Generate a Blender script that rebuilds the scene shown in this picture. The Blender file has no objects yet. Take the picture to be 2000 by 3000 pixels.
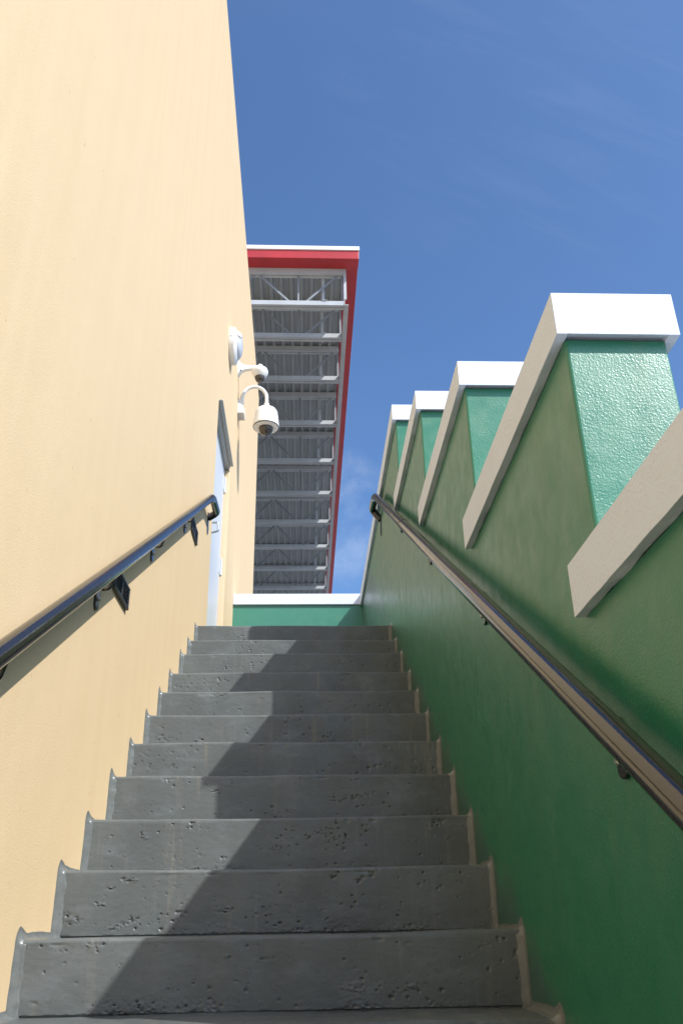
import bpy, bmesh, math, random
import numpy as np
from mathutils import Vector, Matrix

random.seed(7)
RNG = np.random.default_rng(11)
S = bpy.context.scene
COL = S.collection
R = math.radians

# ------------------------------------------------------------------ layout (metres, eye at the origin)
XL, XR = -0.694, 0.539            # faces of the yellow wall and of the green wall
# nosing line of every step: (y, z), measured from the top step down; the flight is slightly uneven
NOSE = [(5.100, 1.692), (4.835, 1.516), (4.575, 1.358), (4.265, 1.164), (4.003, 1.000), (3.722, 0.830),
        (3.437, 0.655), (3.153, 0.485), (2.874, 0.310), (2.620, 0.147), (2.317, -0.023), (2.040, -0.186)]
while NOSE[-1][1] > -1.9:
    NOSE.append((NOSE[-1][0] - 0.2756, NOSE[-1][1] - 0.170))
GROUND_Z = NOSE[-1][1] - 0.170
LAND_Z, LAND_END = 1.692, 7.66
SLOPE = 0.617
def nose_z(y): return 1.69 + (y - 5.10) * SLOPE

# ------------------------------------------------------------------ material helpers
class NT:
    def __init__(s, name):
        s.m = bpy.data.materials.new(name); s.m.use_nodes = True
        s.n = s.m.node_tree.nodes; s.l = s.m.node_tree.links
        s.b = s.n['Principled BSDF']
        s.pos = s.n.new('ShaderNodeNewGeometry').outputs['Position']
    def link(s, a, b): s.l.new(a, b)
    def noise(s, scale, detail=2.0, rough=0.5, stretch=None, off=(0, 0, 0)):
        mp = s.n.new('ShaderNodeMapping'); mp.inputs['Scale'].default_value = stretch or (1, 1, 1)
        mp.inputs['Location'].default_value = off
        s.link(s.pos, mp.inputs['Vector'])
        t = s.n.new('ShaderNodeTexNoise'); s.link(mp.outputs[0], t.inputs['Vector'])
        t.inputs['Scale'].default_value = scale; t.inputs['Detail'].default_value = detail; t.inputs['Roughness'].default_value = rough
        return t.outputs['Fac']
    def voro(s, scale, stretch=None):
        mp = s.n.new('ShaderNodeMapping'); mp.inputs['Scale'].default_value = stretch or (1, 1, 1)
        s.link(s.pos, mp.inputs['Vector'])
        t = s.n.new('ShaderNodeTexVoronoi'); s.link(mp.outputs[0], t.inputs['Vector']); t.inputs['Scale'].default_value = scale
        return t.outputs['Distance']
    def rng(s, v, a, b, c=0.0, d=1.0):
        t = s.n.new('ShaderNodeMapRange'); s.link(v, t.inputs['Value'])
        for k, x in zip(('From Min', 'From Max', 'To Min', 'To Max'), (a, b, c, d)): t.inputs[k].default_value = x
        return t.outputs[0]
    def math(s, op, a, b):
        t = s.n.new('ShaderNodeMath'); t.operation = op
        for i, x in enumerate((a, b)):
            if isinstance(x, (int, float)): t.inputs[i].default_value = x
            else: s.link(x, t.inputs[i])
        return t.outputs[0]
    def mix(s, f, a, b):
        t = s.n.new('ShaderNodeMix'); t.data_type = 'RGBA'
        if isinstance(f, (int, float)): t.inputs['Factor'].default_value = f
        else: s.link(f, t.inputs['Factor'])
        for k, x in ((6, a), (7, b)):
            if isinstance(x, tuple): t.inputs[k].default_value = (*x, 1)
            else: s.link(x, t.inputs[k])
        return t.outputs[2]
    def col(s, c):
        if isinstance(c, tuple): s.b.inputs['Base Color'].default_value = (*c, 1)
        else: s.link(c, s.b.inputs['Base Color'])
    def set(s, **k):
        for a, v in k.items():
            i = s.b.inputs[a.replace('_', ' ')]
            if isinstance(v, (int, float, tuple)): i.default_value = v
            else: s.link(v, i)
    def bump(s, h, dist, strength=1.0):
        t = s.n.new('ShaderNodeBump'); t.inputs['Strength'].default_value = strength; t.inputs['Distance'].default_value = dist
        s.link(h, t.inputs['Height']); 
        if s.b.inputs['Normal'].is_linked: s.link(s.b.inputs['Normal'].links[0].from_socket, t.inputs['Normal'])
        s.link(t.outputs[0], s.b.inputs['Normal'])

def mat_yellow():
    t = NT('yellow_stucco')
    st = t.noise(1.0, 4, 0.55, (9, 9, 0.7)); big = t.noise(0.6, 3, 0.5)
    c = t.mix(t.rng(st, 0.35, 0.68), (0.690, 0.520, 0.312), (0.665, 0.494, 0.290))
    c = t.mix(t.rng(big, 0.35, 0.7, 0, 0.5), c, (0.672, 0.502, 0.308))
    spots = t.noise(55, 1, 0.5, (1, 1, 0.45), (3, 1, 7))
    c = t.mix(t.rng(spots, 0.765, 0.81, 0, 0.6), c, (0.42, 0.25, 0.12))
    t.col(c); t.set(Roughness=0.75, Specular_IOR_Level=0.25)
    t.bump(t.noise(3.0, 3, 0.5), 0.012, 0.35)
    t.bump(t.noise(190, 3, 0.6), 0.0016, 0.55)
    return t.m
def mat_green(name='green_stucco', base=(0.013, 0.158, 0.083), deep=(0.010, 0.130, 0.063), chalky=0.36):
    t = NT(name)
    st = t.noise(1.0, 4, 0.6, (16, 16, 0.9)); big = t.noise(1.1, 3, 0.5)
    chalk = t.math('MULTIPLY', t.rng(st, 0.48, 0.72), t.rng(big, 0.35, 0.6))
    c = t.mix(t.math('MULTIPLY', chalk, chalky), base, (0.080, 0.150, 0.070))
    c = t.mix(t.rng(t.noise(0.9, 2, 0.5, None, (4, 2, 1)), 0.4, 0.7, 0, 0.35), c, deep)
    # grey floor paint brushed past the steps onto the foot of the wall
    sep = t.n.new('ShaderNodeSeparateXYZ'); t.link(t.pos, sep.inputs[0])
    foot = t.math('SUBTRACT', sep.outputs['Z'], t.math('ADD', t.math('MULTIPLY', sep.outputs['Y'], SLOPE), 1.69 - 5.10 * SLOPE))
    foot = t.math('ADD', foot, t.rng(t.noise(1.0, 4, 0.6, (14, 14, 3)), 0.3, 0.7, -0.07, 0.07))
    c = t.mix(t.rng(foot, -0.02, 0.07, 0.55, 0.0), c, (0.055, 0.085, 0.095))
    t.col(c); t.set(Roughness=t.rng(t.noise(14, 3), 0.3, 0.7, 0.29, 0.42), Specular_IOR_Level=0.80)
    t.bump(t.noise(5, 3, 0.5), 0.007, 0.35)
    t.bump(t.noise(185, 2, 0.45), 0.0013, 0.45)
    t.bump(t.noise(330, 2, 0.5), 0.0008, 0.5)
    return t.m
def mat_white():
    t = NT('white_trim_paint')
    c = t.mix(t.rng(t.noise(5, 4, 0.6), 0.45, 0.75, 0, 0.5), (0.640, 0.700, 0.830), (0.595, 0.640, 0.740))
    t.col(c); t.set(Roughness=0.60, Specular_IOR_Level=0.2)
    t.bump(t.noise(20, 3, 0.6), 0.0030, 0.5); t.bump(t.noise(150, 3, 0.55), 0.0024, 0.6)
    return t.m
def mat_steps():
    t = NT('grey_floor_paint')
    c = t.mix(t.rng(t.noise(3, 4, 0.6), 0.35, 0.7), (0.118, 0.132, 0.130), (0.090, 0.102, 0.103))
    st = t.math('MULTIPLY', t.rng(t.noise(1.0, 3, 0.6, (38, 4, 2.2)), 0.57, 0.74), t.rng(t.noise(2.5, 2), 0.4, 0.62))
    c = t.mix(t.math('MULTIPLY', st, 0.60), c, (0.215, 0.195, 0.160))
    sc = t.math('MULTIPLY', t.rng(t.noise(1.0, 5, 0.65, (7, 7, 16), (2, 5, 1)), 0.52, 0.70), 0.42)
    c = t.mix(sc, c, (0.175, 0.190, 0.205))
    c = t.mix(t.rng(t.noise(160, 2, 0.5), 0.66, 0.72, 0, 0.6), c, (0.045, 0.045, 0.04))
    t.col(c); t.set(Roughness=t.rng(t.noise(9, 4, 0.6), 0.35, 0.65, 0.28, 0.56), Specular_IOR_Level=0.5)
    t.bump(t.noise(26, 4, 0.6), 0.0012, 0.3); t.bump(t.noise(300, 3, 0.6), 0.0009, 0.5)
    t.bump(t.noise(1.0, 2, 0.5, (12, 12, 330)), 0.0007, 0.25)
    return t.m
def mat_plain(name, c, rough, metal=0.0, spec=0.5, nscale=None, c2=None, bump=None, coat=0.0):
    t = NT(name)
    if nscale: t.col(t.mix(t.rng(t.noise(nscale, 4, 0.6), 0.38, 0.68), c, c2))
    else: t.col(c)
    t.set(Roughness=rough, Metallic=metal, Specular_IOR_Level=spec)
    if coat: t.set(Coat_Weight=coat, Coat_Roughness=0.08)
    if bump: t.bump(t.noise(bump[0], 3, 0.5), bump[1], 0.5)
    return t.m
def mat_rail():
    t = NT('black_gloss_paint')
    d = t.rng(t.noise(1.0, 3, 0.6, (120, 30, 30)), 0.70, 0.76, 0, 0.25)
    t.col(t.mix(d, (0.013, 0.0105, 0.009), (0.10, 0.085, 0.065)))
    t.set(Roughness=t.rng(t.noise(25, 4, 0.6), 0.35, 0.7, 0.08, 0.20), Specular_IOR_Level=0.9)
    t.bump(t.noise(60, 2, 0.5), 0.0008, 0.3)
    return t.m
def mat_glass():
    t = NT('smoked_dome'); t.col((0.045, 0.036, 0.028)); t.set(Roughness=0.06, Specular_IOR_Level=0.7); return t.m

GRN_LIT = mat_green('green_stucco_sunlit', (0.020, 0.350, 0.185), (0.018, 0.320, 0.165), 0.06)  # wall green brightened for the parapet: sunlight put into the colour
YEL, GRN, WHT, STP, RAIL = mat_yellow(), mat_green(), mat_white(), mat_steps(), mat_rail()
BEAD = mat_plain('floor_paint_bead', (0.150, 0.160, 0.155), 0.30, nscale=30, c2=(0.115, 0.124, 0.120), bump=(45, 0.004))
DOORM = mat_plain('grey_door_enamel', (0.60, 0.61, 0.625), 0.40, nscale=2.0, c2=(0.55, 0.56, 0.575))
FRAMEM = mat_plain('yellow_frame_enamel', (0.66, 0.505, 0.315), 0.5)
GALV = mat_plain('galvanised_steel', (0.42, 0.43, 0.43), 0.45, metal=0.6, nscale=40, c2=(0.33, 0.34, 0.34))
STEEL = mat_plain('white_steel_paint', (0.47, 0.485, 0.50), 0.45, nscale=3.0, c2=(0.41, 0.425, 0.435))
WEBM = mat_plain('shaded_steel_paint', (0.27, 0.285, 0.30), 0.45, nscale=3.0, c2=(0.22, 0.235, 0.25))  # truss white darkened for the web members: canopy shade put into the colour
DECKM = mat_plain('grey_deck_paint', (0.335, 0.35, 0.355), 0.55, nscale=1.2, c2=(0.28, 0.295, 0.30))
REDM = mat_plain('red_fascia_paint', (0.47, 0.030, 0.034), 0.45, nscale=2.5, c2=(0.40, 0.025, 0.030))
CAPM = mat_plain('white_metal_cap', (0.80, 0.80, 0.80), 0.35)
CAMW = mat_plain('white_plastic', (0.80, 0.79, 0.765), 0.38)
LENS = mat_plain('opal_lens', (0.54, 0.56, 0.61), 0.25)
BOXM = mat_plain('grey_box_enamel', (0.60, 0.61, 0.62), 0.42)
DOME = mat_glass()
BLK = mat_plain('black_cast_metal', (0.014, 0.014, 0.015), 0.36, nscale=60, c2=(0.03, 0.03, 0.03))
BOLT = mat_plain('bolt_steel', (0.45, 0.45, 0.45), 0.3, metal=0.9)
CHROME = mat_plain('brushed_handle', (0.62, 0.63, 0.64), 0.28, metal=0.85)
GRNDM = mat_plain('pale_paving', (0.21, 0.207, 0.20), 0.85, nscale=0.6, c2=(0.17, 0.168, 0.162), bump=(60, 0.004))
ROOFM = mat_plain('roof_membrane', (0.55, 0.55, 0.54), 0.7)

# ------------------------------------------------------------------ object helpers
def empty(name, loc, label, cat, group=None):
    o = bpy.data.objects.new(name, None); COL.objects.link(o); o.location = loc
    o.empty_display_size = 0.2
    o['label'] = label; o['category'] = cat
    if group: o['group'] = group
    return o
def world_loc(o):
    v = Vector(o.location)
    while o.parent: o = o.parent; v += o.location
    return v
def link(name, me, mat, parent=None, bevel=0, seg=2, smooth=False, at=None):
    """link a mesh written in world coordinates; its origin is moved to `at` (default: the parent's)"""
    o = bpy.data.objects.new(name, me); COL.objects.link(o)
    base = world_loc(parent) if parent else Vector((0, 0, 0))
    org = Vector(at) if at is not None else base
    if org.length: me.transform(Matrix.Translation(-org))
    o.parent = parent; o.location = org - base
    if mat: me.materials.append(mat)
    if smooth:
        me.polygons.foreach_set('use_smooth', [True] * len(me.polygons))
    if bevel:
        b = o.modifiers.new('edge_round', 'BEVEL'); b.width = bevel; b.segments = seg; b.limit_method = 'ANGLE'; b.angle_limit = R(40)
        b.harden_normals = False
    return o
def me_from(verts, faces, name='mesh'):
    me = bpy.data.meshes.new(name); me.from_pydata([tuple(v) for v in verts], [], faces); me.update()
    bm = bmesh.new(); bm.from_mesh(me); bmesh.ops.recalc_face_normals(bm, faces=bm.faces); bm.to_mesh(me); bm.free()
    return me
def boxes(lst):
    v, f = [], []
    for (x0, x1, y0, y1, z0, z1) in lst:
        k = len(v)
        v += [(x, y, z) for x in (x0, x1) for y in (y0, y1) for z in (z0, z1)]
        f += [tuple(k + i for i in q) for q in ((0, 1, 3, 2), (4, 6, 7, 5), (0, 4, 5, 1), (2, 3, 7, 6), (0, 2, 6, 4), (1, 5, 7, 3))]
    return me_from(v, f)
def prism(poly, axis, a, b):
    """polygon in the other two axes, extruded along axis from a to b"""
    n = len(poly); v = []
    for t in (a, b):
        for (p, q) in poly:
            v.append({'x': (t, p, q), 'y': (p, t, q), 'z': (p, q, t)}[axis])
    f = [tuple(range(n)), tuple(range(2 * n - 1, n - 1, -1))] + [(i, (i + 1) % n, n + (i + 1) % n, n + i) for i in range(n)]
    return me_from(v, f)
def fillet_path(pts, rad, n=8):
    pts = [Vector(p) for p in pts]; out = [pts[0]]
    for i in range(1, len(pts) - 1):
        a, b, c = pts[i - 1], pts[i], pts[i + 1]
        u, w = (a - b), (c - b); lu, lw = u.length, w.length; u.normalize(); w.normalize()
        r = min(rad[i] if isinstance(rad, (list, tuple)) else rad, lu * 0.48, lw * 0.48)
        p, q = b + u * r, b + w * r
        for k in range(n + 1):
            t = k / n; out.append(p * (1 - t) ** 2 + b * 2 * t * (1 - t) + q * t * t)
    out.append(pts[-1]); return out
def tube(path, r, seg=16, cap=True):
    v, f = [], []; n = len(path); nrm = None
    for i, p in enumerate(path):
        d = (path[min(i + 1, n - 1)] - path[max(i - 1, 0)]).normalized()
        if nrm is None:
            nrm = d.orthogonal().normalized()
        nrm = (nrm - d * nrm.dot(d)).normalized(); bn = d.cross(nrm)
        rr = r[i] if isinstance(r, (list, tuple)) else r
        for k in range(seg):
            a = 2 * math.pi * k / seg; v.append(p + nrm * math.cos(a) * rr + bn * math.sin(a) * rr)
    for i in range(n - 1):
        for k in range(seg):
            f.append((i * seg + k, i * seg + (k + 1) % seg, (i + 1) * seg + (k + 1) % seg, (i + 1) * seg + k))
    if cap: f += [tuple(range(seg - 1, -1, -1)), tuple(range((n - 1) * seg, n * seg))]
    return me_from(v, f)
def lathe(prof, centre, axis='z', seg=40):
    """prof: (radius, height along axis)"""
    v, f = [], []
    for (r, h) in prof:
        for k in range(seg):
            a = 2 * math.pi * k / seg; c, s = r * math.cos(a), r * math.sin(a)
            p = {'z': (c, s, h), 'x': (h, c, s), 'y': (c, h, s)}[axis]
            v.append(Vector(p) + Vector(centre))
    n = len(prof)
    for i in range(n - 1):
        for k in range(seg): f.append((i * seg + k, i * seg + (k + 1) % seg, (i + 1) * seg + (k + 1) % seg, (i + 1) * seg + k))
    f += [tuple(range(seg)), tuple(range((n - 1) * seg, n * seg))]
    me = me_from(v, f)
    return me
def smooth_by_angle(o, deg=35):
    me = o.data; bm = bmesh.new(); bm.from_mesh(me)
    for e in bm.edges: e.smooth = len(e.link_faces) == 2 and e.calc_face_angle(0) < R(deg)
    for fc in bm.faces: fc.smooth = True
    bm.to_mesh(me); bm.free()
    return o

# ------------------------------------------------------------------ ground
g = me_from([(-700, -700, GROUND_Z), (700, -700, GROUND_Z), (700, 700, GROUND_Z), (-700, 700, GROUND_Z)], [(0, 1, 2, 3)])
go = link('ground', g, GRNDM); go['kind'] = 'structure'

# ------------------------------------------------------------------ stairs
stairs = empty('staircase', (0, NOSE[-1][0], GROUND_Z), 'grey painted concrete stairs climbing between the yellow wall and the green wall', 'staircase'); stairs['kind'] = 'thing'

def smooth1d(n, k, amp, rng):
    a = rng.normal(0, 1, n + 6 * k); w = np.hanning(2 * k + 1); w /= w.sum()
    a = np.convolve(a, w, 'same')[3 * k:3 * k + n]; return a / (a.std() + 1e-9) * amp
def step_mesh(i, res):
    y0, z0 = NOSE[i]
    yb = LAND_END + 0.03 if i == 0 else NOSE[i - 1][0] + 0.02
    zb = (NOSE[i + 1][1] if i + 1 < len(NOSE) else GROUND_Z) - 0.012
    r = 0.009
    prof = []                                           # (y, z, ny, nz, w)   w scales relief
    nt = max(3, int(min(yb - y0, 0.3) / (res * 3)))
    for k in range(nt): 
        t = k / nt; prof.append((yb + (y0 + r - yb) * t, z0, 0, 1, 0.25))
    for k in range(7):
        a = math.pi / 2 * k / 6; prof.append((y0 + r - r * math.sin(a), z0 - r + r * math.cos(a), -math.sin(a), math.cos(a), 0.4))
    nr = max(4, int((z0 - r - zb) / res))
    for k in range(1, nr + 1):
        prof.append((y0, z0 - r + (zb - z0 + r) * k / nr, -1, 0, 1))
    prof = [p if not (p[2] < -0.9 and p[1] < zb + 0.0155) else (p[0] + 0.005,) + tuple(p[1:]) for p in prof]
    prof = np.array(prof); m = len(prof)
    x0, x1 = XL - 0.006, XR + 0.006; n = int((x1 - x0) / res) + 1
    xs = np.linspace(x0, x1, n)
    rng = np.random.default_rng(100 + i)
    X, Y = np.meshgrid(xs, prof[:, 0], indexing='ij'); Z = np.repeat(prof[None, :, 1], n, 0)
    H = np.zeros((n, m))
    edge = np.abs(prof[:, 1] - z0) < 0.02
    H += smooth1d(n, max(3, int(0.10 / res)), 0.0008, rng)[:, None]
    if res < 0.01:
        zz = prof[:, 1]
        def pit(cx, cz, rx, rz, d):
            ix = np.where(np.abs(xs - cx) < rx)[0]
            iz = np.where((np.abs(zz - cz) < rz) & (prof[:, 2] < -0.3))[0]
            if len(ix) and len(iz):
                q = ((xs[ix][:, None] - cx) / rx) ** 2 + ((zz[iz][None, :] - cz) / rz) ** 2
                H[np.ix_(ix, iz)] += d * np.clip(1 - q, 0, 1) ** 0.7
        zr = (zb + 0.012, z0 - 0.012)
        for _ in range(46):
            s = rng.uniform(0.0013, 0.0030); pit(rng.uniform(x0, x1), rng.uniform(*zr), s * rng.uniform(1, 1.8), s, -rng.uniform(0.002, 0.006))
        for _ in range(5):                              # loose clusters of air holes
            cx, cz, sp = rng.uniform(x0 + .05, x1 - .05), rng.uniform(*zr), rng.uniform(0.03, 0.10)
            for _ in range(int(rng.uniform(8, 26))):
                s = 0.0013 + 0.0032 * rng.random() ** 2
                pit(cx + rng.normal(0, sp), cz + rng.normal(0, sp * 0.35), s * rng.uniform(1, 1.8), s, -rng.uniform(0.002, 0.007))
        rz_ = np.where(prof[:, 2] < -0.3)[0]
        def field(kx, kz):                              # smooth random field over the riser
            a = rng.normal(0, 1, (n + 4 * kx, m + 4 * kz)); wx = np.hanning(2 * kx + 1); wz = np.hanning(2 * kz + 1)
            a = np.apply_along_axis(lambda c: np.convolve(c, wx, 'same'), 0, a); a = np.apply_along_axis(lambda c: np.convolve(c, wz, 'same'), 1, a)
            a = a[2 * kx:2 * kx + n, 2 * kz:2 * kz + m]; return a / a.std()
        k1 = max(1, int(round(0.0034 / res))); k2 = int(0.055 / res); k3 = int(0.014 / res) + 1
        fine = field(k1 + 1, k1); mid = field(k3, max(2, k3 // 2))
        patch = np.clip((field(k2, max(3, k2 // 3)) - (1.9 if i < 7 else 1.7)) / 0.7, 0, 1)
        footz = np.exp(-np.clip(prof[:, 1] - zr[0], 0, 1) / 0.016)[None, :] * np.clip(smooth1d(n, int(0.12 / res), 1.0, rng)[:, None] + 0.1, 0, 1.2)
        rough = np.clip(patch + footz * (0.9 if i in (5, 8, 9, 10) else 0.4), 0, 1)
        H += 0.62 * rough * (-0.0042 * np.clip(fine - 0.35, 0, 2.2) + 0.0022 * np.clip(-fine - 0.8, 0, 1.5) - 0.0012 * mid)
        H += 0.00012 * mid
        for _ in range(2):                              # chips on the nosing
            cx = rng.uniform(x0 + .1, x1 - .1); pit(cx, z0 - 0.008, rng.uniform(.01, .03), 0.010, -0.004)
    H *= prof[None, :, 4]
    Y = Y + H * prof[None, :, 2]; Z = Z + H * prof[None, :, 3]
    sag = smooth1d(n, max(3, int(0.30 / res)), 0.0014, rng)
    Z += sag[:, None] * np.where(prof[:, 1] > zb + 0.02, 1, 0)[None, :] * np.clip((prof[:, 1] - zb) / (z0 - zb), 0, 1)[None, :]
    if i == 0:                                          # keep the long landing level
        pass
    top = np.stack([X, Y, Z], -1).reshape(-1, 3)
    idx = np.arange(n * m).reshape(n, m)
    f = np.stack([idx[:-1, :-1], idx[:-1, 1:], idx[1:, 1:], idx[1:, :-1]], -1).reshape(-1, 4).tolist()
    # close the block: back edge down to the foot, and the two ends
    k0 = len(top)
    extra = np.stack([xs, np.full(n, yb), np.full(n, zb)], -1)
    v = np.concatenate([top, extra])
    for a in range(n - 1):
        f.append([idx[a, 0], idx[a + 1, 0], k0 + a + 1, k0 + a]); f.append([k0 + a, k0 + a + 1, idx[a + 1, -1], idx[a, -1]])
    f.append([k0] + idx[0, ::-1].tolist()); f.append([k0 + n - 1] + idx[-1, :].tolist())
    me = bpy.data.meshes.new('step'); me.from_pydata(v.tolist(), [], f); me.update()
    return me
def bead_mesh(i, side):
    """hand-run bead of floor paint where a step meets the wall: concave fillet with a lip at the nosing"""
    y0, z0 = NOSE[i]; xw = XL if side < 0 else XR; s = 1 if side < 0 else -1
    yb = NOSE[i - 1][0] if i else LAND_END; zb = NOSE[i + 1][1] if i + 1 < len(NOSE) else GROUND_Z
    rng = np.random.default_rng(500 + i * 2 + (side > 0))
    path = []                                           # y, z, normal y, normal z, width
    nb = 26 if i else 40
    for k in range(nb):
        t = k / nb; path.append((yb + (y0 + 0.012 - yb) * t, z0, 0, 1, 1 + 0.9 * max(0, t - 0.80) / 0.2))
    for k in range(8):
        a = math.pi / 2 * k / 7; path.append((y0 + 0.012 - 0.012 * math.sin(a), z0 - 0.012 + 0.012 * math.cos(a), -math.sin(a), math.cos(a), 1.9 - 0.9 * k / 7))
    for k in range(1, 25):
        t = k / 24; path.append((y0, z0 - 0.012 + (zb - 0.004 - z0 + 0.012) * t, -1, 0, 1.0 + 0.25 * max(0, t - .9) / .1))
    n = len(path); jw = smooth1d(n, 4, 0.07, rng); jn = smooth1d(n, 3, 0.07, rng)
    leg = 0.021 if side < 0 else 0.019; out = 0.016
    v, f = [], []; m = 7
    for k, (y, z, ny, nz, w) in enumerate(path):
        o = out * w * (1 + jw[k]); l = leg * (1 + jn[k]) * (0.8 + 0.2 * w)
        ring = []
        for q in range(m):
            t = q / (m - 1) * math.pi / 2
            dx = l * (1 - math.sin(t)) ; dn = o * (1 - math.cos(t))   # concave: from the step out to the wall
            ring.append((dx, dn))
        ring = [(l + 0.004, -0.004)] + ring + [(-0.003, o), (-0.003, -0.004)]
        for (dx, dn) in ring: v.append((xw + s * dx, y + ny * dn, z + nz * dn))
    c = m + 3
    for k in range(n - 1):
        for q in range(c): f.append((k * c + q, k * c + (q + 1) % c, (k + 1) * c + (q + 1) % c, (k + 1) * c + q))
    f += [tuple(range(c)), tuple(range((n - 1) * c, n * c))]
    return me_from(v, f)
for i in range(len(NOSE)):
    res = 0.0028 if 7 <= i <= 11 else (0.004 if i < 7 else 0.02)
    o = link('step', step_mesh(i, res), STP, stairs, smooth=True, at=(0, NOSE[i][0], NOSE[i][1]))
    smooth_by_angle(o, 60)
    for sd in (-1, 1):
        b = link('paint_bead', bead_mesh(i, sd), BEAD, o, smooth=True)
        smooth_by_angle(b, 50)

# ------------------------------------------------------------------ yellow building
YB0, YB1, XB = -4.0, 10.43, -9.0
def roof_z(y): return 7.395 - 0.045 * y
DY0, DY1, DZ0, DZ1 = 5.685, 6.800, LAND_Z - 0.02, 3.757
yb = empty('yellow_building', (-4.8, 3.2, GROUND_Z), 'tall yellow stucco building with a plain wall along the stairs', 'building'); yb['kind'] = 'thing'
zg = GROUND_Z - 0.05
v = []; f = []
def V(*p): v.append(p); return len(v) - 1
ys = [YB0, DY0, DY1, YB1]; zs = [zg, DZ0, DZ1, None]
G = [[V(XL, y, z if z is not None else roof_z(y)) for z in zs] for y in ys]
for a in range(3):
    for b in range(3):
        if (a, b) != (1, 1): f.append((G[a][b], G[a + 1][b], G[a + 1][b + 1], G[a][b + 1]))
I = [[V(-0.80, y, z) for z in (DZ0, DZ1)] for y in (DY0, DY1)]
f += [(G[1][1], G[1][2], I[0][1], I[0][0]), (G[2][2], G[2][1], I[1][0], I[1][1]), (G[1][2], G[2][2], I[1][1], I[0][1]),
      (G[2][1], G[1][1], I[0][0], I[1][0]), (I[0][0], I[0][1], I[1][1], I[1][0])]
B = [V(XB, YB0, zg), V(XB, YB1, zg), V(XB, YB1, roof_z(YB1)), V(XB, YB0, roof_z(YB0))]
f += [(B[0], B[3], B[2], B[1]), tuple([B[0]] + [G[0][k] for k in range(4)] + [B[3]]), tuple([B[1], B[2]] + [G[3][k] for k in (3, 2, 1, 0)]),
      tuple([B[3]] + [G[k][3] for k in range(4)] + [B[2]]), tuple([B[1]] + [G[k][0] for k in (3, 2, 1, 0)] + [B[0]])]
wall = link('wall', me_from(v, f), YEL, yb, bevel=0.006)
door = link('door', boxes([(-0.785, -0.740, 5.708, 6.777, LAND_Z + 0.012, 3.722)]), DOORM, yb, bevel=0.002, at=(-0.76, 6.777, LAND_Z))
for (a_, b_) in ((DY0 - 0.004, 5.704), (6.781, DY1 + 0.004)):
    link('door_jamb', boxes([(-0.795, -0.700, a_, b_, LAND_Z + 0.002, 3.726)]), FRAMEM, yb, bevel=0.002)
link('door_head', boxes([(-0.795, -0.700, DY0 - 0.004, DY1 + 0.004, 3.728, DZ1 + 0.004)]), GALV, yb, bevel=0.002)
link('drip_cap', boxes([(-0.700, -0.664, 5.690, 6.775, 3.760, 3.772)]), GALV, yb, bevel=0.002)
for z in (3.495, 2.700, 1.92):
    hv = lathe([(0.0085, z), (0.0085, z + 0.150)], (-0.729, 6.779, 0), 'z', 14)
    bmh = bmesh.new(); bmh.from_mesh(hv)
    tmp = boxes([(-0.7395, -0.7365, 6.700, 6.776, z, z + 0.150)]); bmh.from_mesh(tmp); bmh.to_mesh(hv); bmh.free()
    smooth_by_angle(link('hinge', hv, DOORM, door), 40)
hp = fillet_path([(-0.742, 5.845, 2.758), (-0.668, 5.845, 2.758), (-0.664, 5.845, 2.690), (-0.742, 5.845, 2.668)], 0.012)
smooth_by_angle(link('door_handle', tube(hp, 0.0085, 10), CHROME, door), 40)

# ------------------------------------------------------------------ green stair wall with stepped top
STEPY = [0.430, 1.415, 2.395, 3.385, 4.350]
TOPZ = [0.632, 1.199, 1.737, 2.286, 2.840]
BOTZ = [0.524, 1.092, 1.639, 2.183, 2.733]
fy, ft = list(STEPY), list(TOPZ)
while fy[0] > -1.8:
    fy.insert(0, fy[0] - 0.98); ft.insert(0, ft[0] - 0.545)
fb = [t - 0.108 for t in ft]; fb[-5:] = BOTZ
XO = 0.755; OV = 0.022
gw = empty('stepped_green_wall', (0.64, 3.0, GROUND_Z), 'green stucco wall with a stepped top and white copings along the stairs', 'wall'); gw['kind'] = 'thing'
end_y = LAND_END + 0.215
prof = [(fy[0], GROUND_Z - 0.05)]
for k in range(len(fy)):
    prof.append((fy[k], fb[k] + 0.004))
    nx = fy[k + 1] if k + 1 < len(fy) else end_y
    prof.append((nx, fb[k] + 0.004))
prof.append((end_y, GROUND_Z - 0.05))
link('wall', prism(prof, 'x', XR, XO), GRN, gw, bevel=0.007, seg=3)
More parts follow.
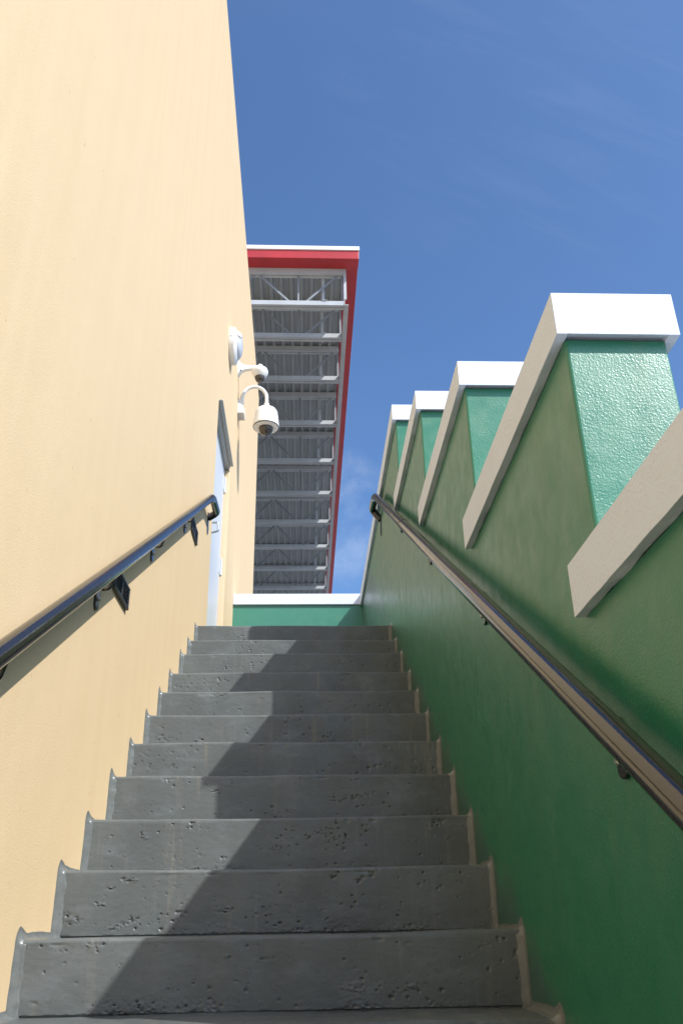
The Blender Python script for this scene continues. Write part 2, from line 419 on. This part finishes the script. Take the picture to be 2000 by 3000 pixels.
def coping_mesh(y0, y1, z0, z1, tail, seed):
    """coping slab across the wall; on both faces a band of it runs on past the next step, its foot cut by hand"""
    rng = np.random.default_rng(seed)
    bm = bmesh.new()
    xi, xo, xa, xb = XR - OV, XO + OV, XR + 0.001, XO - 0.001
    ya, ye = y0 - OV, y1 - 0.002
    n1 = max(3, int((ye - ya) / 0.03)); n2 = max(2, int((tail + 0.002) / 0.03)) if tail else 0
    yy = [ya + (ye - ya) * k / n1 for k in range(n1 + 1)] + [ye + (y1 + tail - ye) * k / n2 for k in range(1, n2 + 1)]
    m = len(yy); ja, jb, jc = (smooth1d(m, 2, a, rng) for a in (0.0012, 0.0004, 0.0010))
    rows = []
    for k, y in enumerate(yy):
        lo, lw, lx_ = z0 + jb[k], z0 + 0.002 + ja[k], z0 + 0.002 + jc[k]
        if k == 0: lw = lx_ = lo
        rc = 0.012 if y > y0 + 0.004 else 0.0
        pts = [(xi, lo), (xi, z1), (xa, z1), (xb, z1), (xo, z1), (xo, lo), (xb, lx_), (xb - .002, lx_ + rc), (xa + .002, lw + rc), (xa, lw)]
        use = range(10) if k <= n1 else (0, 1, 2, 9, 3, 4, 5, 6)
        rows.append({q: bm.verts.new((pts[q][0], y, pts[q][1])) for q in use})
    def strip(loop, k0, k1):
        for k in range(k0, k1):
            for q in range(len(loop)):
                a_, b_ = loop[q], loop[(q + 1) % len(loop)]
                bm.faces.new((rows[k][a_], rows[k][b_], rows[k + 1][b_], rows[k + 1][a_]))
    strip(list(range(10)), 0, n1)
    bm.faces.new([rows[0][q] for q in range(10)])
    if n2:
        bm.faces.new([rows[n1][q] for q in (2, 3, 6, 7, 8, 9)])
        for loop in ([0, 1, 2, 9], [3, 4, 5, 6]):
            strip(loop, n1, m - 1); bm.faces.new([rows[m - 1][q] for q in loop])
    else:
        bm.faces.new([rows[n1][q] for q in range(10)])
    me = bpy.data.meshes.new('coping'); bmesh.ops.recalc_face_normals(bm, faces=bm.faces); bm.to_mesh(me); bm.free()
    return me
for k in range(len(fy)):
    last = k == len(fy) - 1
    ny = fy[k + 1] if not last else LAND_END - 0.022
    link('coping', coping_mesh(fy[k], ny, fb[k], ft[k], 0.0 if last else 0.122, 40 + k), WHT, gw, bevel=0.0025)

# ------------------------------------------------------------------ low parapet closing the landing
pw = empty('green_parapet_wall', (-0.08, 7.76, LAND_Z), 'low green wall with a white coping closing the landing at the stair top', 'wall'); pw['kind'] = 'thing'
link('wall', boxes([(XL - 0.004, XR + 0.004, LAND_END, LAND_END + 0.21, LAND_Z - 0.3, 2.748)]), GRN_LIT, pw)
link('coping', boxes([(XL + 0.001, XR + 0.237, LAND_END - OV, LAND_END + 0.232, 2.745, 2.852)]), WHT, pw, bevel=0.003)

# ------------------------------------------------------------------ handrails
RR = 0.0252
def make_rail(side, ytop, yext, zdrop, label, by):
    xw = XL if side < 0 else XR; s = 1 if side < 0 else -1; x = xw + s * 0.060; h = 0.902
    def zc(y): return nose_z(y) + h
    ylow = NOSE[-1][0] + 0.1
    root = empty('handrail', (x, ylow, zc(ylow)), label, 'handrail', 'handrails along the stairs')
    pts = [(xw - s * 0.004, ylow - 0.30, zc(ylow) - 0.02), (x, ylow - 0.30, zc(ylow) - 0.02), (x, ylow, zc(ylow)),
           (x, ytop, zc(ytop)), (x, yext, zc(ytop) + 0.030), (xw + s * 0.002, yext - 0.005, zc(ytop) - zdrop)]
    p = fillet_path(pts, [0, .05, .10, .07, .055, 0], 10)
    dense = [p[0]]
    for a, b in zip(p, p[1:]):
        n = max(1, int((b - a).length / 0.25))
        dense += [a.lerp(b, k / n) for k in range(1, n + 1)]
    smooth_by_angle(link('rail', tube(dense, RR, 24), RAIL, root), 50)
    # oblong end flange on the wall
    def plate(y, z, hy, hz, th):
        n = 12; poly = []
        for k in range(2 * n):
            a = 2 * math.pi * k / (2 * n); cy, cz = hy * math.cos(a), hy * math.sin(a)
            poly.append((y + cy, z + cz + (hz - hy if math.sin(a) >= 0 else -(hz - hy))))
        return prism(poly, 'x', xw - s * 0.002, xw + s * th)
    link('end_flange', plate(yext - 0.01, zc(ytop) - zdrop - 0.045, 0.030, 0.085, 0.005), RAIL, root, bevel=0.001)
    for y in by:
        zr = zc(y)
        br = link('bracket', plate(y, zr - (0.085 if side < 0 else 0.078), 0.023, 0.066 if side < 0 else 0.052, 0.008), RAIL, root, bevel=0.0015, at=(xw, y, zr - 0.078))
        arm = fillet_path([(xw + s * 0.006, y, zr - 0.046), (xw + s * 0.020, y, zr - (0.080 if side < 0 else 0.064)), (xw + s * 0.042, y, zr - (0.076 if side < 0 else 0.060)), (xw + s * 0.056, y, zr - 0.018)], 0.03, 6)
        smooth_by_angle(link('bracket_arm', tube(arm, 0.0058, 10), RAIL, br), 50)
        smooth_by_angle(link('bolt', lathe([(0.006, xw + s * 0.007), (0.0085, xw + s * 0.009), (0.0085, xw + s * 0.014), (0.005, xw + s * 0.017)], (0, y, zr - (0.112 if side < 0 else 0.100)), 'x', 10), BOLT, br), 40)
    return root, x, zc
lr, lx, lzc = make_rail(-1, 5.13, 5.435, 0.012, 'black round handrail bracketed to the sunlit yellow wall', [2.665 - 0.865 * 3, 2.665 - 0.865 * 2, 1.80, 2.665, 3.525, 4.40])
rr, rx, rzc = make_rail(1, 5.24, 5.520, 0.050, 'black round handrail bracketed to the shaded green wall', [-0.45, 0.50, 1.45, 2.40, 3.35, 4.30])
yw = 3.778                                                # welded splice sleeve on the green wall's rail
ax = Vector((0, 1, SLOPE)).normalized(); c0 = Vector((rx, yw, rzc(yw)))
smooth_by_angle(link('splice_ring', tube([c0 - ax * 0.008, c0 - ax * 0.006, c0 + ax * 0.006, c0 + ax * 0.008], [RR + .0002, RR + .0014, RR + .0014, RR + .0002], 24), BLK, rr), 50)

# ------------------------------------------------------------------ louvred step lights on the yellow wall
def step_light(y0, z0, label):
    w, hgt = 0.250, 0.088
    root = empty('step_light', (XL, y0 + w / 2, z0 + hgt / 2), label, 'wall light', 'louvred step lights in the yellow wall')
    t = 0.011
    fr = boxes([(XL - .002, XL + .013, y0, y0 + w, z0, z0 + t), (XL - .002, XL + .013, y0, y0 + w, z0 + hgt - t, z0 + hgt),
                (XL - .002, XL + .0125, y0, y0 + t, z0 + t, z0 + hgt - t), (XL - .002, XL + .0125, y0 + w - t, y0 + w, z0 + t, z0 + hgt - t),
                (XL - .002, XL + .0120, y0 + w / 2 - .006, y0 + w / 2 + .006, z0 + t, z0 + hgt - t)])
    link('frame', fr, BLK, root, bevel=0.002)
    lv = []; ff = []
    for k in range(5):
        zc = z0 + t + 0.004 + k * 0.0132
        for (a, b) in ((y0 + t, y0 + w / 2 - .006), (y0 + w / 2 + .006, y0 + w - t)):
            q = len(lv)
            lv += [(XL + .0015, a, zc + .010), (XL + .0015, b, zc + .010), (XL + .011, b, zc), (XL + .011, a, zc),
                   (XL + .0015, a, zc + .0125), (XL + .0015, b, zc + .0125), (XL + .011, b, zc + .0025), (XL + .011, a, zc + .0025)]
            ff += [tuple(q + i for i in s) for s in ((0, 1, 2, 3), (4, 7, 6, 5), (0, 4, 5, 1), (2, 6, 7, 3), (1, 5, 6, 2), (0, 3, 7, 4))]
    link('louvre_panel', me_from(lv, ff), BLK, root)
    return root
step_light(2.868, 1.096, 'black louvred step light on the yellow wall beside the lower steps')
step_light(4.650, 2.151, 'black louvred step light on the yellow wall nearest the door')

# ------------------------------------------------------------------ round wall lamp
LC = (0, 6.280, 4.735)
lamp = empty('wall_lamp', (XL, LC[1], LC[2]), 'round white bulkhead lamp with a pale lens high on the yellow wall', 'wall light')
smooth_by_angle(link('housing', lathe([(0.166, XL - .002), (0.172, XL + .004), (0.172, XL + .044), (0.168, XL + .050), (0.150, XL + .060), (0.128, XL + 0.072), (0.122, XL + .070)], LC, 'x', 56), CAMW, lamp), 30)
smooth_by_angle(link('lens', lathe([(0.1235, XL + .066), (0.119, XL + .080), (0.105, XL + .093), (0.08, XL + .105), (0.045, XL + .112), (0.008, XL + .114)], LC, 'x', 48), LENS, lamp), 60)
# eyelid band over the upper half of the lens
ev, ef = [], []
for k in range(33):
    a = math.pi * k / 32 * 0.86 + math.pi * 0.07
    for (r, x) in ((0.140, XL + .066), (0.126, XL + .092), (0.104, XL + .108), (0.092, XL + .105), (0.112, XL + .084), (0.124, XL + .064)):
        ev.append((x, LC[1] - r * math.cos(a), LC[2] + r * math.sin(a)))
for k in range(32):
    for q in range(6): ef.append((k * 6 + q, k * 6 + (q + 1) % 6, (k + 1) * 6 + (q + 1) % 6, (k + 1) * 6 + q))
ef += [tuple(range(6)), tuple(range(192, 198))]
smooth_by_angle(link('eyelid', me_from(ev, ef), CAMW, lamp), 40)
smooth_by_angle(link('screw', lathe([(0.006, LC[1] - .1765), (0.006, LC[1] - .171)], (XL + .022, 0, LC[2] - .01), 'y', 12), BOLT, lamp), 40)

# ------------------------------------------------------------------ small dome camera on a straight bracket
CY, CX = 7.135, -0.473
c1 = empty('dome_camera', (XL, CY, 5.10), 'small white dome camera on a straight arm below the round lamp', 'security camera', 'security cameras on the yellow wall')
mb = [(XL - .002, CY - .045, 5.005), (XL - .002, CY + .045, 5.005), (XL - .002, CY + .045, 5.185), (XL - .002, CY - .045, 5.185)]
arm_v, arm_f = [], []
secs = [(XL - .002, .048, 5.005, 5.185), (XL + .012, .046, 5.012, 5.178), (XL + .035, .032, 5.055, 5.150), (XL + .075, .024, 5.075, 5.138), (CX - .03, .021, 5.092, 5.135), (CX + .020, .020, 5.096, 5.138)]
for (x, w, za, zb) in secs:
    for k in range(16):
        a = 2 * math.pi * k / 16; cs, sn = math.cos(a), math.sin(a)
        p = abs(cs) ** .6 * (1 if cs >= 0 else -1); q = abs(sn) ** .6 * (1 if sn >= 0 else -1)
        arm_v.append((x, CY + w * p, (za + zb) / 2 + (zb - za) / 2 * q))
for i in range(len(secs) - 1):
    for k in range(16): arm_f.append((i * 16 + k, i * 16 + (k + 1) % 16, (i + 1) * 16 + (k + 1) % 16, (i + 1) * 16 + k))
arm_f += [tuple(range(16)), tuple(range(80, 96))]
ar = smooth_by_angle(link('arm', me_from(arm_v, arm_f), CAMW, c1), 40)
smooth_by_angle(link('cable_plug', lathe([(0.008, CY - .0475), (0.008, CY - .040)], (XL + .030, 0, 5.050), 'y', 12), BLK, ar), 40)
smooth_by_angle(link('housing', lathe([(0.018, 5.150), (0.026, 5.142), (0.030, 5.118), (0.052, 5.108), (0.074, 5.090), (0.083, 5.066), (0.084, 5.052), (0.080, 5.040), (0.066, 5.012), (0.053, 4.998), (0.045, 4.998)], (CX, CY, 0), 'z', 48), CAMW, c1), 30)
smooth_by_angle(link('dome', lathe([(0.0515, 5.000), (0.051, 4.985), (0.046, 4.966), (0.035, 4.950), (0.02, 4.942), (0.004, 4.940)], (CX, CY, 0), 'z', 36), DOME, c1), 70)

# ------------------------------------------------------------------ pendant dome camera on a gooseneck
DX, DYC = -0.408, 7.315
c2 = empty('pendant_camera', (XL, DYC, 4.72), 'large white drum shaped dome camera hanging from a gooseneck pipe', 'security camera', 'security cameras on the yellow wall')
bx = link('junction_box', prism([(XL - .002, 4.640), (XL + .058, 4.640), (XL + .060, 4.665), (XL + .050, 4.800), (XL - .002, 4.800)], 'y', 7.240, 7.390), BOXM, c2, bevel=0.004)
link('box_lid', boxes([(XL + .056, XL + .068, 7.238, 7.392, 4.636, 4.700)]), CAMW, bx, bevel=0.004)
gp = [Vector((XL + .036, DYC, 4.795)), Vector((XL + .036, DYC, 4.850))]
cxm, rad = (XL + .036 + DX) / 2, (DX - XL - .036) / 2
for k in range(1, 24):
    a = math.pi - math.pi * k / 24; gp.append(Vector((cxm + rad * math.cos(a), DYC, 4.862 + rad * 1.12 * math.sin(a))))
gp += [Vector((DX, DYC, 4.850)), Vector((DX, DYC, 4.735))]
smooth_by_angle(link('gooseneck', tube(gp, 0.0185, 18), CAMW, c2), 50)
smooth_by_angle(link('collar', lathe([(0.0205, 4.802), (0.027, 4.798), (0.027, 4.762), (0.031, 4.756), (0.031, 4.738), (0.02, 4.735)], (DX, DYC, 0), 'z', 28), CAMW, c2), 30)
smooth_by_angle(link('housing', lathe([(0.03, 4.741), (0.070, 4.733), (0.100, 4.716), (0.113, 4.690), (0.118, 4.655), (0.127, 4.575), (0.131, 4.535), (0.131, 4.522), (0.127, 4.517)], (DX, DYC, 0), 'z', 60), CAMW, c2), 40)
smooth_by_angle(link('rim_seal', lathe([(0.1295, 4.520), (0.1305, 4.516), (0.1265, 4.510), (0.120, 4.514)], (DX, DYC, 0), 'z', 60), BLK, c2), 40)
fp = smooth_by_angle(link('face_plate', lathe([(0.1255, 4.516), (0.122, 4.508), (0.072, 4.506), (0.07, 4.512)], (DX, DYC, 0), 'z', 60), CAMW, c2), 30)
for a in (35, 125, 215, 305):
    link('screw', lathe([(0.0035, 4.5085), (0.0035, 4.5045)], (DX + .104 * math.cos(R(a)), DYC + .104 * math.sin(R(a)), 0), 'z', 8), BLK, fp)
dm = [(0.0725, 4.508)] + [(0.0725 * math.cos(R(a)), 4.497 - 0.0725 * math.sin(R(a))) for a in (0, 12, 25, 38, 50, 62, 74, 86)]
smooth_by_angle(link('dome', lathe(dm, (DX, DYC, 0), 'z', 48), DOME, c2), 70)

# ------------------------------------------------------------------ roof canopy on trusses beyond the building
ROWS = [10.88, 11.72, 12.97, 14.50, 16.04, 17.57, 19.12, 20.66, 22.21, 23.73, 25.26, 26.80]
CZ, CT = 9.00, 9.655                                      # bottom and top chord heights
CX0, CX1, CY0, CY1 = -3.7, 0.848, 10.58, 27.6
cn = empty('roof_canopy', (-1.4, 19.0, GROUND_Z), 'high roof canopy with a red fascia and white steel trusses', 'canopy'); cn['kind'] = 'thing'
tx0, tx1 = -3.55, 0.600
def truss():
    y = ROWS[0]
    tr = link('truss', boxes([(tx0, tx1, y - .060, y - .008, CZ, CZ + .085), (tx0, tx1 - .002, y + .008, y + .062, CZ, CZ + .080)]), STEEL, cn, at=(0, y, CZ))
    link('top_chord', boxes([(tx0, tx1, y - .060, y - .008, CT, CT + .105), (tx0, tx1 - .002, y + .008, y + .062, CT, CT + .100)]), STEEL, tr)
    link('end_post', boxes([(tx1 - .034, tx1 - .004, y - .007, y + .058, CZ + .087, CT - .002)]), WEBM, tr)
    def bar(xa, za, xb, zb, w=.017, dy=0.0):
        d = Vector((xb - xa, 0, zb - za)).normalized(); n = Vector((-d.z, 0, d.x)) * w
        p = [Vector((xa, 0, za)) + n, Vector((xb, 0, zb)) + n, Vector((xb, 0, zb)) - n, Vector((xa, 0, za)) - n]
        return prism([(q.x, q.z) for q in p], 'y', y - .0075 + dy, y + .0075 + dy)
    bx_ = -0.132
    for k in range(3):
        b = bx_ - 1.36 * k
        link('diagonal', bar(b + .045, CZ + .03, b + .672, CT + .04), WEBM, tr)
        if k < 2: link('diagonal', bar(b - .075, CZ + .03, b - .690, CT + .04), WEBM, tr)
        link('web_post', bar(b - .004, CZ + .03, b - .004, CT + .05, .014, .0155), WEBM, tr)
    link('bridging_strut', boxes([(0.250, 0.292, y + .066, y + .104, CZ + .012, CT + .09), (0.246, 0.330, y - .075, y + .120, CZ + .088, CZ + .096)]), STEEL, tr)
    return tr
t0 = truss()
kids = list(t0.children)
for y in ROWS[1:]:
    c = t0.copy(); COL.objects.link(c); c.parent = cn; c.location = t0.location + Vector((0, y - ROWS[0], 0))
    for ch in kids:
        d = ch.copy(); COL.objects.link(d); d.parent = c
# fluted deck
dv, df = [], []; xs_ = []; x = -3.66
DZ = CT + 0.107
while x < 0.615:
    xs_ += [(x, DZ + .042), (x + .088, DZ + .042), (x + .103, DZ), (x + .157, DZ)]; x += .172
xs_ = [p for p in xs_ if p[0] < 0.625]
low = [(a, z) for a, z in xs_]
poly = low + [(low[-1][0], DZ + 0.09), (low[0][0], DZ + 0.09)]
link('deck', prism(poly, 'y', CY0 + .25, CY1 - .05), DECKM, cn)
link('roof_slab', boxes([(CX0 + .02, CX1 - .02, CY0 + .02, CY1 - .02, DZ + .094, 9.926)]), ROOFM, cn)
link('fascia', boxes([(CX0, CX1, CY0, CY0 + .242, 9.760, 9.930), (CX1 - .232, CX1 - .004, CY0 + .244, CY1, 9.774, 9.928)]), REDM, cn, bevel=0.006)
link('roof_edge_cap', boxes([(CX0 - .02, CX1 + .012, CY0 - .02, CY0 + .10, 9.932, 10.010), (CX1 - .10, CX1 + .010, CY0 + .102, CY1, 9.932, 10.008)]), CAPM, cn, bevel=0.004)
link('edge_beam', boxes([(0.604, 0.676, 10.815, CY1 - .1, CZ - .004, CZ + .012), (0.604, 0.616, 10.818, CY1 - .1, CZ + .014, CZ + .120)]), STEEL, cn, bevel=0.003)
link('end_plate', boxes([(0.602, 0.648, 10.818, 10.840, CZ + .124, CT + .11)]), STEEL, cn)
for yy in (13.0, 19.2, 26.0):
    smooth_by_angle(link('column', lathe([(0.12, GROUND_Z - .05), (0.12, CZ + .02)], (-3.1, yy, 0), 'z', 20), STEEL, cn), 40)

# ------------------------------------------------------------------ camera
cam = bpy.data.cameras.new('camera'); co = bpy.data.objects.new('camera', cam); COL.objects.link(co)
yaw, pitch, roll = R(2.65073852), R(25.97151606), R(-1.03455728)
fw = Vector((math.sin(yaw) * math.cos(pitch), math.cos(yaw) * math.cos(pitch), math.sin(pitch)))
rt = Vector((math.cos(yaw), -math.sin(yaw), 0)); up = rt.cross(fw)
r2 = rt * math.cos(roll) + up * math.sin(roll); u2 = up * math.cos(roll) - rt * math.sin(roll)
co.matrix_world = Matrix(((r2.x, u2.x, -fw.x, 0), (r2.y, u2.y, -fw.y, 0), (r2.z, u2.z, -fw.z, 0), (0, 0, 0, 1)))
cam.sensor_fit = 'VERTICAL'; cam.sensor_height = 36; cam.lens = 2476.909 / 3000 * 36
cam.clip_start = 0.02; cam.clip_end = 3000
S.camera = co

# ------------------------------------------------------------------ light
SUN = Vector((1.0, -0.880, 1.345)).normalized()
sl = bpy.data.lights.new('sun', 'SUN'); so = bpy.data.objects.new('sun', sl); COL.objects.link(so)
sl.energy = 4.0; sl.angle = R(0.53); sl.color = (1.0, 0.975, 0.94)
so.rotation_euler = (-SUN).to_track_quat('-Z', 'Y').to_euler(); so.location = SUN * 30
w = bpy.data.worlds.new('World'); S.world = w; w.use_nodes = True
n, l = w.node_tree.nodes, w.node_tree.links
bg = n['Background']; sky = n.new('ShaderNodeTexSky'); sky.sky_type = 'NISHITA'; sky.sun_disc = False
sky.sun_elevation = math.asin(SUN.z); sky.sun_rotation = math.atan2(SUN.x, SUN.y)
sky.altitude = 0; sky.air_density = 1.0; sky.dust_density = 2.2; sky.ozone_density = 6.0
tc = n.new('ShaderNodeTexCoord')
def wn(scale, detail, rough, stretch, off=(0, 0, 0), rot=(0, 0, 0)):
    mp = n.new('ShaderNodeMapping'); mp.inputs['Scale'].default_value = stretch; mp.inputs['Location'].default_value = off; mp.inputs['Rotation'].default_value = rot
    l.new(tc.outputs['Generated'], mp.inputs[0]); t = n.new('ShaderNodeTexNoise'); l.new(mp.outputs[0], t.inputs[0])
    t.inputs['Scale'].default_value = scale; t.inputs['Detail'].default_value = detail; t.inputs['Roughness'].default_value = rough
    return t.outputs['Fac']
def wr(v, a, b, c=0, d=1):
    t = n.new('ShaderNodeMapRange'); t.interpolation_type = 'SMOOTHSTEP'; l.new(v, t.inputs[0])
    for k, x in zip((1, 2, 3, 4), (a, b, c, d)): t.inputs[k].default_value = x
    return t.outputs[0]
def wm(op, a, b):
    t = n.new('ShaderNodeMath'); t.operation = op
    for i, x in enumerate((a, b)):
        if isinstance(x, (int, float)): t.inputs[i].default_value = x
        else: l.new(x, t.inputs[i])
    return t.outputs[0]
def near(d, a, b):
    t = n.new('ShaderNodeVectorMath'); t.operation = 'DOT_PRODUCT'; l.new(tc.outputs['Generated'], t.inputs[0])
    t.inputs[1].default_value = Vector(d).normalized(); return wr(t.outputs['Value'], a, b)
puff = wn(9, 7, 0.62, (1, 1, 1.3), (2.3, 0.4, 1.1))
c_a = wm('MULTIPLY', wr(puff, 0.42, 0.72), wm('MAXIMUM', near((0.055, 0.903, 0.425), 0.9965, 0.9995), near((0.045, 0.88, 0.470), 0.9990, 0.9999)))
cir = wn(2.2, 6, 0.6, (1.0, 3.2, 1.4), (0.3, 1.2, 0), (0.2, 0.5, 0.9))
c_b = wm('MULTIPLY', wr(cir, 0.50, 0.85), 0.012)
def wdot(d, k):
    t = n.new('ShaderNodeVectorMath'); t.operation = 'DOT_PRODUCT'; l.new(tc.outputs['Generated'], t.inputs[0])
    t.inputs[1].default_value = Vector(d).normalized() * k; return t.outputs['Value']
al = Vector((0.097, 0.013, -0.041)).normalized(); ce = Vector((0.25, 0.563, 0.787)).normalized(); ac = al.cross(ce)
cb = n.new('ShaderNodeCombineXYZ'); l.new(wdot(al, 3.2), cb.inputs[0]); l.new(wdot(ac, 17.0), cb.inputs[1])
ct = n.new('ShaderNodeTexNoise'); l.new(cb.outputs[0], ct.inputs[0]); ct.inputs['Scale'].default_value = 1.6; ct.inputs['Detail'].default_value = 7; ct.inputs['Roughness'].default_value = 0.62; ct.inputs['Distortion'].default_value = 0.5
cirrus = wm('MULTIPLY', wm('MULTIPLY', wr(ct.outputs['Fac'], 0.42, 0.78), near(ce, 0.962, 0.998)), 0.026)
cl = wm('MAXIMUM', wm('MULTIPLY', c_a, 0.17), wm('MAXIMUM', c_b, cirrus))
mx = n.new('ShaderNodeMix'); mx.data_type = 'RGBA'; l.new(cl, mx.inputs['Factor']); tint = n.new('ShaderNodeMix'); tint.data_type = 'RGBA'; tint.blend_type = 'MULTIPLY'; tint.inputs['Factor'].default_value = 1.0; tint.inputs[7].default_value = (0.83, 0.98, 1.09, 1)
l.new(sky.outputs[0], tint.inputs[6]); l.new(tint.outputs[2], mx.inputs[6]); mx.inputs[7].default_value = (6.0, 6.4, 7.0, 1)
l.new(mx.outputs[2], bg.inputs['Color']); bg.inputs['Strength'].default_value = 0.135

S.view_settings.view_transform = 'Standard'; S.view_settings.look = 'None'; S.view_settings.gamma = 1.0
S.view_settings.exposure = 0.52
S.render.engine = 'CYCLES'
S.cycles.use_denoising = True
S.cycles.max_bounces = 8; S.cycles.diffuse_bounces = 5; S.cycles.glossy_bounces = 4
S.cycles.sample_clamp_indirect = 8
